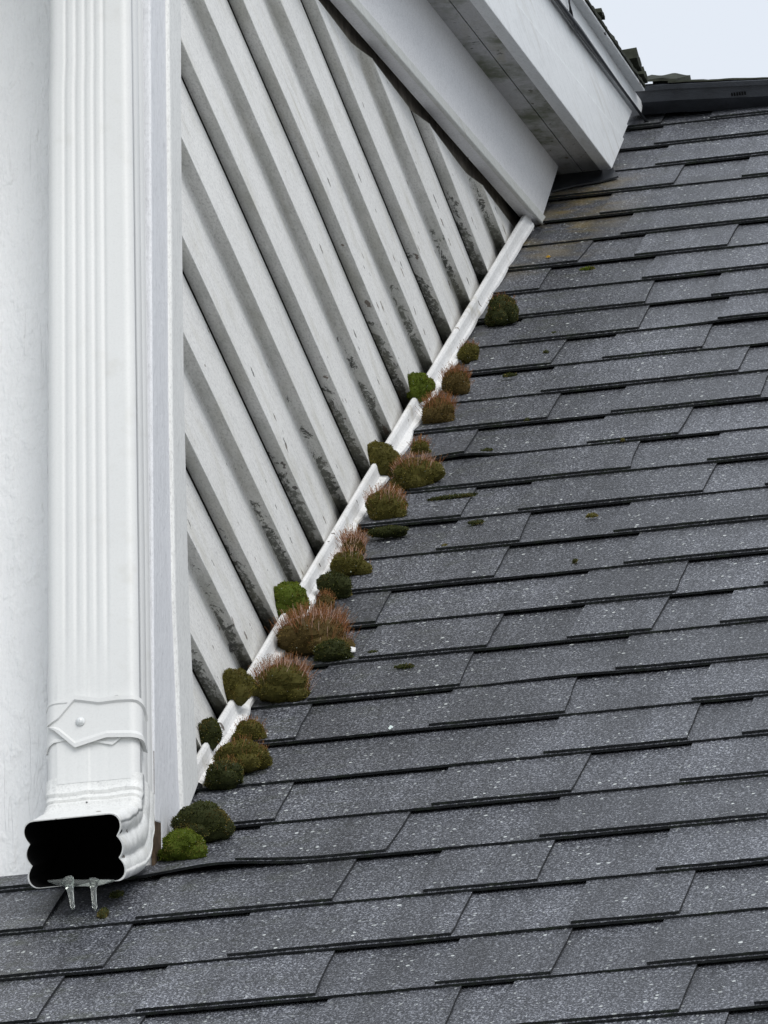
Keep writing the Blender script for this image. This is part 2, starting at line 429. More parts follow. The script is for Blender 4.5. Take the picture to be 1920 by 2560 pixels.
cs.prism([p - Vector((.02, 0, 0)) for p in poly], (.02, 0, 0))
cs.build('corner_trim_strip', m_strip, house, bevel=.0035, seg=3)
# --- lap siding ------------------------------------------------------------------
KU = 1.14; TU = math.tan(R(16.7))
zs = [-.066, .0345, .1315, .2318, .3325, .4360, .5375, .6440, .7515, .855, .962, 1.068, 1.173, 1.278, 1.383, 1.488, 1.593, 1.698, 1.80]
typA = {2, 4, 6, 8, 10, 12, 14, 16}                     # the lower edge of these boards is a panel lock with an open gap
sdm = MB()
_a, _b = on_x(822, 0, .010), on_x(1342, 593, .010)
LOW_Y = lambda z: _a.y + (z - _a.z) * (_b.y - _a.y) / (_b.z - _a.z)
m_gap = simple('dark_gap', (.03, .028, .026), .9, .1)
XO = .0140
for i in range(len(zs) - 1):
    zb, zt_ = zs[i], zs[i + 1]
    A = i in typA; An = (i + 1) in typA
    prof = []                                           # from the top of the board down and under its butt
    top = zt_ - (.0058 if An else .0065)
    if An: prof += [(-.012, top), (-.0002, top)]
    prof += [(.0003, top), (XO - .0012, zb + .0008 + .0016), (XO - .0002, zb + .0008), (XO - .0010, zb)]
    if A: prof += [(-.0002, zb), (-.012, zb)]
    else: prof += [(.0030, zb - .0004), (.0014, zb - .0014), (.0006, zb - .0035), (.0003, zb - .0065)]
    y1 = zt_ / TP + .03
    def ys(z, x=0.): return max(-.10, LOW_Y(z + .007 + .010 * min(1, max(0, x / .012)) + .003 * noise.noise(Vector((z * 40, 2, 2)))))
    n = max(2, int((y1 - ys(zb)) / .05))
    for (xa, za_), (xb, zb_) in zip(prof[:-1], prof[1:]):
        for j in range(n):
            ya_, yb_ = ys(za_, xa) + (y1 - ys(za_, xa)) * j / n, ys(za_, xa) + (y1 - ys(za_, xa)) * (j + 1) / n
            yc_, yd_ = ys(zb_, xb) + (y1 - ys(zb_, xb)) * (j + 1) / n, ys(zb_, xb) + (y1 - ys(zb_, xb)) * j / n
            def w_(y, z): return .0009 * noise.noise(Vector((y * 2.5, z * 3, 3)))
            sdm.quad((xa + w_(ya_, za_), ya_, za_), (xb + w_(yd_, zb_), yd_, zb_), (xb + w_(yc_, zb_), yc_, zb_), (xa + w_(yb_, za_), yb_, za_), 1 if min(xa, xb) < -.005 else 0)
sdm.build('lap_siding', [m_siding, m_gap], house)
bs = MB(); bs.prism([Vector((-.0150, q, _a.z + (q - _a.y) * (_b.z - _a.z) / (_b.y - _a.y) + d)) for q, d in ((-.10, -.045), (2.0, -.045), (2.0, .02), (-.10, .02))], (.0125, 0, 0))
bs.build('shade_backing_strip', simple('painted_shade_backing', (.26, .235, .20), .9, .1, .4, 40), house)  # brown-grey strip: shade on the siding ends below the frieze, put into colour
bk = MB(); bk.prism([Vector((-.02, -.2, -.4)), Vector((-.02, -.2, 1.05)), Vector((-.02, 2.6, 1.90)), Vector((-.02, 2.6, 1.5))], (-.02, 0, 0)); bk.build('wall_sheathing', simple('old_sheathing', (.10, .09, .08), .9, .1, .5, 30), house)
# --- frieze, soffit, fascia, rake trim ----------------------------------------------
def line(p, q, c):
    a, b = on_x(*p, c), on_x(*q, c); t = (b.z - a.z) / (b.y - a.y)
    return lambda y: Vector((c, y, a.z + t * (y - a.y)))
XF, XB, XW = .0250, .0100, .0893
low = line((822, 0), (1342, 593), XB); crease = line((1115, 54), (1393, 423), XF)
YF = -.62                                               # the eave in front of the house
fr = MB()
e0, e1 = on_x(1350, 562, XF), on_x(1393, 423, XF)
lowf = lambda y: Vector((XF, y, low(y).z + .001))
poly = [Vector((XF, -.24, lowf(-.24).z)), lowf(on_x(1342, 593, XB).y - .004), e0, e1 + Vector((0, .03, .03)), crease(-.24) + Vector((0, 0, .02))]
fr.prism([Vector((XB, p.y, p.z)) for p in poly], (XF - XB, 0, 0))
fr.build('frieze_board', m_frieze, house, bevel=.002, seg=2)
tb = MB(); yt = on_x(1342, 593, XB).y - .006
tb.prism([Vector((XF - .001, q, lowf(q).z - .0006 + d)) for q, d in ((-.24, 0), (yt, 0), (yt + .014, .016), (-.24, .014))], (.0060, 0, 0))
tb.build('frieze_edge_trim', m_edge, house, bevel=.0022, seg=3)
ks = e1.z - TU * e1.y                                   # soffit height
sz = lambda y: crease(y).z
fb = line((1210, 0), (1530, 422), XW)
so = MB()
def sof(xa, xb, dz, y0=-.60, y1=2.6, n=40):
    for i in range(n):
        a, b = y0 + (y1 - y0) * i / n, y0 + (y1 - y0) * (i + 1) / n
        za, zb = (fb(a).z + .006, fb(b).z + .006)
        so.quad((xa, a, za + dz), (xb, a, za + dz), (xb, b, zb + dz), (xa, b, zb + dz))
        if dz > 0 and xa > XF: pass
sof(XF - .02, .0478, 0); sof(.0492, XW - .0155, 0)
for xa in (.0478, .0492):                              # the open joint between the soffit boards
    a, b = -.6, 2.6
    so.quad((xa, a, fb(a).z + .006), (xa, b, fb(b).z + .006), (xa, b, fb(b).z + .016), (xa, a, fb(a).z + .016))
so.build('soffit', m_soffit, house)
fa = MB()
fe0, fe1 = on_x(1530, 422, XW), on_x(1582, 294, XW)
seam = line((1385, 0), (1603, 296), XW)
g1l, g2l = line((1287, 0), (1566, 352), XW), line((1345, 0), (1580, 318), XW)
# profiled face: bottom rail, two shallow steps
def face(lo, hi, x0, x1, ya, yb_lo, yb_hi, mb, thick=.016, cut=None):
    A = Vector((x0, ya, lo(ya).z)); B = Vector((x0, yb_lo, lo(yb_lo).z)); C_ = Vector((x1, yb_hi, hi(yb_hi).z)); D = Vector((x1, ya, hi(ya).z))
    mb.prism([A, B, C_, D], (-thick, 0, 0))
def on_cut(l):                                         # where a rake line meets the sloping end cut of the fascia
    a, b = fe0, fe1
    lo_, hi_ = -.5, 3.
    for _ in range(40):
        m = (lo_ + hi_) / 2; z = l(m).z; t = (z - a.z) / (b.z - a.z); yc = a.y + t * (b.y - a.y)
        if m < yc: lo_ = m
        else: hi_ = m
    return lo_
# one solid board with two routed grooves
def rail(l_lo, l_hi, xo, dlo=0, dhi=0):
    a, b = on_cut(l_lo), on_cut(l_hi)
    fa.prism([Vector((xo, YF, l_lo(YF).z + dlo)), Vector((xo, a, l_lo(a).z + dlo)), Vector((xo, b, l_hi(b).z - dhi)), Vector((xo, YF, l_hi(YF).z - dhi))], (XW - .016 - xo, 0, 0))
rail(fb, g1l, XW, 0, .0008); rail(g1l, g2l, XW - .0024, 0, .0008); rail(g2l, seam, XW - .0040, 0, 0)
fa.build('fascia_board', m_fascia, house, bevel=.0012, seg=2)
rt = MB()
r_hi = line((1431, 0), (1596, 240), XW + .001); outer = line((1457, 0), (1612, 228), XW + .0135)
yend = on_x(1600, 262, XW).y
ylow = on_x(1601, 293, XW).y
rt.prism([Vector((XW + .001, YF, seam(YF).z + .003)), Vector((XW + .001, ylow, seam(ylow).z + .003)), Vector((XW + .001, ylow + .02, seam(ylow).z + .03)), Vector((XW + .001, yend + .05, r_hi(yend + .05).z)), Vector((XW + .001, YF, r_hi(YF).z))], (-.015, 0, 0))
yo = on_x(1612, 228, XW + .0135).y
def bar(mb, la, ha, ya, yb): pass
rt.add([(XW + .0008, YF, r_hi(YF).z - .0005), (XW + .0135, YF, outer(YF).z), (XW + .0135, yo, outer(yo).z), (XW + .0008, yo, r_hi(yo).z - .0005),
        (XW + .0135, YF, outer(YF).z + .004), (XW + .0135, yo, outer(yo).z + .004), (XW - .01, YF, r_hi(YF).z + .006), (XW - .01, yo, r_hi(yo).z + .006)],
       [(0, 3, 2, 1), (1, 2, 5, 4), (4, 5, 7, 6), (0, 6, 7, 3), (0, 1, 4, 6), (2, 3, 7, 5)])
rt.build('rake_trim', m_fascia, house, bevel=.001)
# upper roof: slab whose ragged shingle edges show above the rake trim
ur = MB()
yy0, yy1 = YF - .03, 2.62
def otz(y): return outer(y).z + .0042
k = 0; y = yy0
while y < yo - .01:
    L = .135 * random.uniform(.95, 1.05); n = 12
    for i in range(n):
        a, b = y + L * i / n, y + L * (i + 1) / n
        if b > yo: b = yo
        if a >= b: continue
        def top(q): t = (q - y) / L; return otz(q) + .0062 - .0028 * t + .0014 * noise.noise(Vector((q * 60, 3, 1)))
        xe = XW + .0155 + .0022 * noise.noise(Vector((a * 45, 9, 1))); xe2 = XW + .0155 + .0022 * noise.noise(Vector((b * 45, 9, 1)))
        ur.add([(-1.7, a, otz(a)), (xe, a, otz(a)), (xe2, b, otz(b)), (-1.7, b, otz(b)), (-1.7, a, top(a)), (xe, a, top(a)), (xe2, b, top(b)), (-1.7, b, top(b))],
               [(0, 3, 2, 1), (4, 5, 6, 7), (1, 2, 6, 5), (0, 1, 5, 4), (2, 3, 7, 6)])
    y += L
# lumps of broken shingle at the edge
for px, py, rx, rz in ((1482, 34, .0028, .0030), (1487, 42, .0026, .0024), (1572, 146, .0048, .0075), (1579, 164, .0036, .006), (1588, 184, .003, .006), (1594, 196, .003, .005)):
    c = on_x(px, py, XW + .006)
    ur.add([(c.x + a * .012, c.y + b * rx * 2.2, c.z + d * rz * random.uniform(.8, 1.2)) for a in (-1, 1) for b in (-1, 1) for d in (-1, 1)],
           [(0, 1, 3, 2), (4, 6, 7, 5), (0, 4, 5, 1), (2, 3, 7, 6), (0, 2, 6, 4), (1, 5, 7, 3)])
ur.build('upper_roof', m_cap, house)
us = MB()                                              # front eave soffit and eave board
us.box(-1.7, XF - .02, YF, yy + .02, fb(YF).z + .03, fb(YF).z + .04)
us.box(-1.7, XW - .018, YF - .012, YF, fb(YF).z, fb(YF).z + .15)
us.build('eave_boxing', m_fascia, house)
# --- wall flashing -------------------------------------------------------------------
fl = MB()
XC = .020; sA = -.055; sB = 2.488; n = 330
for i in range(n):
    pts = []
    for t in (i / n, (i + 1) / n):
        s = sA + (sB - sA) * t
        bend = .0022 * noise.noise(Vector((s * 3.2, 1, 1))) + .0010 * noise.noise(Vector((s * 14, 2, 1)))
        H = .0295 + bend * .15
        if s < .10: H -= 0 
        ph = ((s / EX - K0 % 1) % 1)
        fw_ = .003 + .008 * max(0, math.sin(math.pi * (1 - ph) ** .8)) * (.6 + .4 * noise.noise(Vector((s * 5.1, 7, 2)))) + .0008 * noise.noise(Vector((s * 70, 4, 4)))
        if s > 1.75: fw_ *= .25
        kink = 0
        pts.append([roof_pt(XC - .0070, s, H - .010), roof_pt(XC - .0062, s, H - .0015), roof_pt(XC - .0040, s, H), roof_pt(XC - .0012, s, H - .0004), roof_pt(XC, s, H - .0030),
                    roof_pt(XC + .0006, s, .0190), roof_pt(XC + .0016, s, .0150), roof_pt(XC + .0016 + fw_, s, .0128), roof_pt(XC + fw_ + .002, s, .0090)])
    for a in range(8): fl.quad(pts[0][a], pts[1][a], pts[1][a + 1], pts[0][a + 1])
endp = [roof_pt(XC - .0062, sB, .0), roof_pt(XC - .0062, sB, .0247), roof_pt(XC - .0012, sB, .0258), roof_pt(XC + .0006, sB, .015), roof_pt(XC + .004, sB, .0)]
fl.add(endp, [(0, 1, 2, 3, 4)])
o = fl.build('wall_flashing', m_flash, house, smooth=True)
# loose flashing corner that shows beside the red moss
lf = MB(); c = on_roof(868, 1622, .010)
lf.prism([c + Vector(q) for q in ((-.030, -.006, .010), (-.006, .0, .004), (.009, -.002, -.002), (.010, -.010, -.009), (.002, -.016, -.012), (-.02, -.02, -.004))], (0, -.0004, .0012))
lf.build('loose_flashing_corner', m_flash, house)
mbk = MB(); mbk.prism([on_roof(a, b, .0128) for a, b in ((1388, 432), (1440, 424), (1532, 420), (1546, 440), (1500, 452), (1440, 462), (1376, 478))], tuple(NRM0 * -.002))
mbk.build('painted_shade_patch', m_cable_shade, roof)  # black sheet added as painted shade on the roof under the fascia end
# --- ridge vent --------------------------------------------------------------------
def rv_pt(x, s, h): return roof_pt(x, s, h)
XV0, XV1 = .066, X1
def tl(x): return .013 * max(0, min(1, (.27 - x) / .17))
vb = MB()
sv, hb_, ht_ = 3.117, .024, .0455
A = roof_pt(0, sv, hb_); B = roof_pt(0, sv, ht_); C1 = Vector((0, S_RIDGE * CP, S_RIDGE * SP + .018)); D1 = roof_pt(0, sv + .02, .004)
B2 = roof_pt(0, sv - .003, ht_ - .006); B3 = roof_pt(0, sv - .003, ht_)
prof = [A, roof_pt(0, sv, ht_ - .006), B2, B3, roof_pt(0, sv + .01, ht_ + .0005), C1, Vector((0, S_RIDGE * CP + .10, C1.z - .07)), Vector((0, S_RIDGE * CP + .10, C1.z - .10)), Vector((0, S_RIDGE * CP, S_RIDGE * SP + .002)), D1]
xsv = [XV0, .13, .17, .21, .25, .29, XV1]; loops = [[p + Vector((x, 0, tl(x))) for p in prof] for x in xsv]; np_ = len(prof)
for a_, b_ in zip(loops[:-1], loops[1:]):
    for j in range(np_): vb.quad(a_[j], b_[j], b_[(j + 1) % np_], a_[(j + 1) % np_])
vb.add(loops[0], [tuple(range(np_))]); vb.add(loops[-1], [tuple(range(np_))[::-1]])
rv = vb.build('ridge_vent', m_black, roof, bevel=.0008)
lv = MB(); q = roof_pt(0, sv, .0275)
u = on_roof(1831, 231, .032).x; u2 = on_roof(1868, 231, .032).x
nl = 6
for i in range(nl):
    xa = u + (u2 - u) * i / nl; xb = xa + (u2 - u) / nl * .62
    lv.prism([roof_pt(xa, sv - .0006, .030), roof_pt(xb, sv - .0006, .030), roof_pt(xb, sv - .0006, .0345), roof_pt(xa, sv - .0006, .0345)], tuple(Vector((0, CP, SP)) * .0005))
lv.build('vent_slot', m_inner, rv)
# ridge caps: overlapping mossy shingle pieces
cpz = MB()
def cap(x0, x1, th, lift, ov=.004):
    n = 24
    for i in range(n):
        a, b = x0 + (x1 - x0) * i / n, x0 + (x1 - x0) * (i + 1) / n
        def sec(x):
            t = (x - x0) / (x1 - x0); w_ = .0018 * noise.noise(Vector((x * 55, lift * 99, 2))); l = lift + w_ * .7 - .002 * t
            l += tl(x); f = roof_pt(x, sv + .0035 + w_, ht_ + .001 + tl(x) * .7); f = Vector((x, f.y - 0, f.z + (l - tl(x)) * .35 + tl(x) * .2)); c_ = Vector((x, C1.y, C1.z + l + .002)); r_ = Vector((x, C1.y + .1, C1.z - .068 + l))
            return f, f + Vector((0, 0, th * .55 + w_ * .5)), c_ + Vector((0, -.004, th + w_)), r_ + Vector((0, 0, th)), c_
        p, q = sec(a), sec(b)
        for j, l in ((0, 1), (1, 2), (2, 3), (4, 0)): cpz.quad(p[j], q[j], q[l], p[l])
        if i in (0, n - 1):
            e = p if i == 0 else q; cpz.add(list(e), [(0, 1, 2, 4), (2, 3, 4)])
cap(.088, .139, .007, .010)
x = .128; i = 0
while x < XV1:
    L = random.uniform(.19, .23); cap(x, min(x + L, XV1), .0042, .0012 + (.002 if i % 2 else 0)); x += L - .012; i += 1
cpz.build('ridge_caps', m_cap, roof)
# ------------------------------------------------------------------ black cable on the fascia
cbm = MB()
def tube(mb, pts, rad, n=8, cap=True, m=0):
    rings = []
    for i, p in enumerate(pts):
        t = (pts[min(i + 1, len(pts) - 1)] - pts[max(i - 1, 0)]).normalized()
        a = t.cross(Vector((0, 0, 1)) if abs(t.z) < .9 else Vector((1, 0, 0))).normalized(); b = t.cross(a)
        r_ = rad[i] if isinstance(rad, (list, tuple)) else rad
        rings.append([p + a * math.cos(2 * math.pi * j / n) * r_ + b * math.sin(2 * math.pi * j / n) * r_ for j in range(n)])
    o = len(mb.v); mb.v += [tuple(q) for g_ in rings for q in g_]
    for i in range(len(pts) - 1):
        for j in range(n): mb.f.append((o + i * n + j, o + i * n + (j + 1) % n, o + (i + 1) * n + (j + 1) % n, o + (i + 1) * n + j)); mb.m.append(m)
    if cap:
        mb.f.append(tuple(o + j for j in range(n))[::-1]); mb.m.append(m); mb.f.append(tuple(o + (len(pts) - 1) * n + j for j in range(n))); mb.m.append(m)
pts = [Vector((XW + .0026, y, seam(y).z + .0012 + .0012 * noise.noise(Vector((y * 3, 0, 0))))) for y in [YF + (on_x(1601, 293, XW).y - YF) * i / 60 for i in range(61)]]
rad = [.0012 + .0024 * max(0, 1 - abs(i / 60 - .83) * 9) + .0006 for i in range(61)]
pts += [pts[-1] + Vector((.003, .012, -.002)), pts[-1] + Vector((.006, .02, .001))]; rad += [.0022, .0012]
tube(cbm, pts, rad)
pb = [on_x(a, b, XW + c) for a, b, c in ((1421, -40, .0045), (1423, 5, .0042), (1427, 30, .004), (1430, 48, .0035), (1436, 66, .0025), (1444, 82, .0022))]
tube(cbm, pb, [.0010, .0012, .0022, .0022, .0020, .0010])
tag(cbm.build('cable', m_cable_shade, smooth=True), 'thin black cable running along the white fascia at the top right', 'cable')
# ------------------------------------------------------------------ downspout
DF, DB = -.302, -.2375
ds = empty('downspout', on_y(240, 1000, DF) * 1.0)
tag(ds, 'white ribbed metal downspout with open black outlet on the front wall', 'downspout')
CX0 = on_y(116, 1000, DF).x
def xr(z):                                               # the right edge follows the photograph: slightly wider lower down
    return {True: 0}.get(False, 0) + .0180 + (.45 - z) * .0072
def section(cx, w_, d, rib=1, wave=.0, n_side=26, fseam=False, fr=None):
    """closed outline in (u, v): u across, v depth (front = +)"""
    r_ = .009; pts = []; N = 64
    hw, hd = w_ / 2, d / 2
    def arc(cu, cv, a0):
        for i in range(7):
            a = a0 + math.pi / 2 * i / 6; pts.append((cu + r_ * math.cos(a), cv + r_ * math.sin(a)))
    # right side upward
    for i in range(n_side + 1):
        v = -hd + r_ + (2 * hd - 2 * r_) * i / n_side
        pts.append((hw - wave * (1 - abs(math.sin(math.pi * 3 * (v + hd) / (2 * hd))) ** .8) * min(1, 6 * (1 - abs(v) / (hd - r_ + .0001))), v))
    arc(hw - r_, hd - r_, 0)
    for i in range(1, N):
        u = hw - r_ - (2 * hw - 2 * r_) * i / N; t = (hw - u) / w_
        v = hd
        if rib:
            for c_ in (.335, .445, .555, .665, .785):
                q = (t - c_) / .022; v -= rib * .0012 * math.exp(-q * q)
            v += 0.0004 * rib * (1 if .335 < t < .785 else 0)
        if fseam: v += (.0007 if t > .53 else 0)
        pts.append((u, v))
    arc(-hw + r_, hd - r_, math.pi / 2)
    for i in range(n_side + 1):
        v = hd - r_ - (2 * hd - 2 * r_) * i / n_side
        pts.append((-hw + wave * (1 - abs(math.sin(math.pi * 3 * (v + hd) / (2 * hd))) ** .8) * min(1, 6 * (1 - abs(v) / (hd - r_ + .0001))), v))
    arc(-hw + r_, -hd + r_, math.pi)
    for i in range(1, 12): pts.append((-hw + r_ + (2 * hw - 2 * r_) * i / 12, -hd))
    arc(hw - r_, -hd + r_, 1.5 * math.pi)
    return pts
def loft(mb, secs, m=0, flip=False):
    n = len(secs[0]); o = len(mb.v); mb.v += [tuple(p) for s in secs for p in s]
    for i in range(len(secs) - 1):
        for j in range(n):
            q = (o + i * n + j, o + i * n + (j + 1) % n, o + (i + 1) * n + (j + 1) % n, o + (i + 1) * n + j)
            mb.f.append(q[::-1] if flip else q); mb.m.append(m)
def place(sec, cx, cy, cz, ang):
    """depth axis: ang=0 -> -y is front; ang turns the path from straight down to straight forward"""
    fv = Vector((0, -math.cos(ang), math.sin(ang)))
    return [Vector((cx + u, cy, cz)) + fv * v for u, v in sec]
pipe = MB(); secs = []
zE = on_y(200, 1957, DF).z
zl = [1.0 - (1.0 - zE) * i / 40 for i in range(41)]
for z in zl:
    R_ = xr(z) ; L_ = CX0 + (0.0012 if z > .6 else 0); ribk = 1 if z > .02 else max(0.12, 1 - (.02 - z) / .03)
    secs.append(place(section(0, R_ - L_, DB - DF, rib=ribk, wave=.0022, fseam=(z < -.04)), (R_ + L_) / 2, (DF + DB) / 2, z, 0))
loft(pipe, secs); pipe.build('pipe', m_metal, ds, smooth=True)
# elbow
el = MB(); secs = []; ins = []
R_ = xr(zE); cxE = (R_ + CX0) / 2; wE = R_ - CX0 + .002; dE = DB - DF
path = [(-.2700, zE + .006, 0), (-.2702, zE - .010, 3), (-.2715, zE - .020, 10), (-.2740, zE - .030, 22), (-.2790, zE - .0400, 35), (-.2870, zE - .0490, 48), (-.2980, zE - .0570, 57), (-.3100, zE - .0640, 61), (-.3220, zE - .0705, 62), (-.335, zE - .0778, 62), (-.348, zE - .0848, 62), (-.3600, zE - .0912, 62), (-.3720, zE - .0975, 62)]
END = path[-1]
fine = []
for i in range(len(path) - 1):
    for t in range(4):
        t /= 4; a, b = path[i], path[i + 1]; fine.append(tuple(a[q] * (1 - t) + b[q] * t for q in range(3)))
fine.append(END)
for i, (cy, cz, an) in enumerate(fine):
    t = i / (len(fine) - 1)
    w2 = wE + .002 - .001 * t; pl = 0
    if 4 <= i <= 26:  # pleats on the inside of the bend
        pl = .0026 * ((i % 6) / 6)
    sec = section(0, w2, dE * (1 - .06 * t) - .001, rib=.12 if t < .2 else 0, wave=.0022 + .0024 * t, fseam=(t < .35))
    sec = [(u, v + (pl if v > 0 else 0) * (1 if v > dE * .3 else max(0, v) / (dE * .3))) for u, v in sec]
    # dents
    P3 = place(sec, cxE, cy, cz, R(an))
    P3 = [p + Vector((.0012 * noise.noise(p * 75), 0, .0011 * noise.noise(p * 60 + Vector((3, 3, 3))))) for p in P3]
    secs.append(P3)
    sec2 = [(u * .974, v * .970) for u, v in sec]
    ins.append(place(sec2, cxE, cy, cz, R(an)))
loft(el, secs)
elbow = el.build('elbow', m_elbow, ds, smooth=True)
ei = MB(); loft(ei, ins, flip=True)
n = len(secs[0])
for j in range(n): ei.quad(secs[-1][j], secs[-1][(j + 1) % n], ins[-1][(j + 1) % n], ins[-1][j], 1)
cc = sum((Vector(p) for p in ins[0]), Vector()) / n
for j in range(n): ei.add([ins[4][j], ins[4][(j + 1) % n], cc], [(0, 1, 2)])
ei.build('outlet_lining', [m_inner, m_elbow], elbow, smooth=True)
# strap: columns wrapped round the pipe
def wrap(px, py, off_):
    """point of the strap surface at this image position, on the pipe's front plane, wrapped round its right corner"""
    p = on_y(px, py, DF - off_); z = p.z; xr_ = xr(z); r_ = .009
    u = p.x - (xr_ - r_)
    if u > 0:
        L = r_ * math.pi / 2
        if u < L: a = u / r_; return Vector((xr_ - r_ + (r_ + off_) * math.sin(a), DF + r_ - (r_ + off_) * math.cos(a), z))
        return Vector((xr_ + off_, DF + r_ + (u - L), z))
    u = (CX0 + r_) - p.x
    if u > 0:
        L = r_ * math.pi / 2
        if u < L: a = u / r_; return Vector((CX0 + r_ - (r_ + off_) * math.sin(a), DF + r_ - (r_ + off_) * math.cos(a), z))
        return Vector((CX0 - off_, DF + r_ + (u - L), z))
    return p
def interp(tab, x):
    for (a, ya_), (b, yb_) in zip(tab[:-1], tab[1:]):
        if x <= b: return ya_ + (yb_ - ya_) * max(0, (x - a)) / (b - a)
    return tab[-1][1]
def strap_mesh(top, bot, x0, x1, base, rimh, rimw, n=70):
    mb = MB(); cols = []
    for i in range(n + 1):
        px = x0 + (x1 - x0) * i / n; a, b = interp(top, px), interp(bot, px); h = b - a; rw = min(rimw, h * .32)
        ys = [(a, 0), (a, base + rimh), (a + rw * .6, base + rimh), (a + rw, base), ((a + b) / 2, base), (b - rw, base), (b - rw * .6, base + rimh), (b, base + rimh * .8), (b, 0)]
        cols.append([wrap(px, y, o_) for y, o_ in ys])
    for i in range(n):
        for j in range(8): mb.quad(cols[i][j], cols[i][j + 1], cols[i + 1][j + 1], cols[i + 1][j])
    return mb
sm = strap_mesh([(108, 1768), (121, 1757), (140, 1753), (175, 1750), (262, 1742), (294, 1731), (303, 1742)], [(108, 1880), (121, 1866), (136, 1857), (175, 1850), (250, 1857), (281, 1862), (303, 1845)], 104, 303, .0010, .0008, 9)
s1 = sm.build('strap_end', m_metal, ds)
strap = strap_mesh([(121, 1813), (185, 1738), (205, 1740), (246, 1745), (294, 1739), (335, 1737), (372, 1752), (420, 1790)],
                   [(121, 1815), (187, 1869), (222, 1857), (266, 1843), (347, 1842), (366, 1848), (400, 1860)], 121, 384, .0026, .0020, 17, 110)
st = strap.build('strap', m_metal, ds)
sc = MB(); c = on_y(201, 1804, DF - .0030)
rings = []
for rr, dd in ((.0042, 0), (.0042, .0008), (.0030, .0009), (.0029, .0022), (.0018, .0032), (.0003, .0035)):
    rings.append([c + Vector((rr * math.cos(2 * math.pi * j / 20), -dd, rr * math.sin(2 * math.pi * j / 20))) for j in range(20)])
loft(sc, rings); sc.build('screw', m_screw, st, smooth=True)
# ------------------------------------------------------------------ icicles on the outlet lip
lipz = min(p.z for p in secs[-1]); lipy = [p for p in secs[-1] if p.z < lipz + .004][0].y
def lip(px, py): return on_y(px, py, END[0] + .008)
def icicle(pxs, label):
    o = MB(); top = pxs[0]
    pts, rads = [], []
    for px, py, r_ in pxs: pts.append(lip(px, py)); rads.append(r_ * .85 / 2700)
    # finer
    P, Q = [], []
    for i in range(len(pts) - 1):
        for t in range(4):
            t /= 4; tt = t; P.append(pts[i].lerp(pts[i + 1], tt)); Q.append(rads[i] * (1 - tt) + rads[i + 1] * tt)
    P.append(pts[-1]); Q.append(rads[-1])
    tube(o, P, Q, 14)
    ob = o.build('icicle', m_ice, None, smooth=True)
    tag(ob, label, 'icicle', 'icicles on the downspout outlet')
icicle([(168, 2199, 19), (171, 2205, 17.5), (173, 2212, 14), (175, 2223, 10), (178, 2240, 8), (180, 2258, 6.3), (182, 2266, 6.8), (182, 2272, 4), (182, 2275, .6)], 'left icicle with the wide flared root under the black downspout outlet')
icicle([(236, 2199, 15), (235, 2205, 13.5), (234, 2212, 11), (234, 2223, 8.6), (235, 2240, 7.5), (236, 2258, 6.6), (237, 2267, 7.4), (238, 2274, 4), (238, 2277, .6)], 'right narrower icicle under the black downspout outlet')
ic = MB(); pts = [lip(a, b) + Vector((0, .002, 0)) for a, b in ((118, 2200), (140, 2203), (165, 2204), (200, 2206), (236, 2205), (262, 2202), (285, 2199))]
tube(ic, pts, [.0008, .0024, .0034, .0030, .0032, .0022, .0008], 10)
tag(ic.build('ice_film', m_ice, None, smooth=True), 'thin sheet of ice along the bottom lip of the outlet', 'ice')
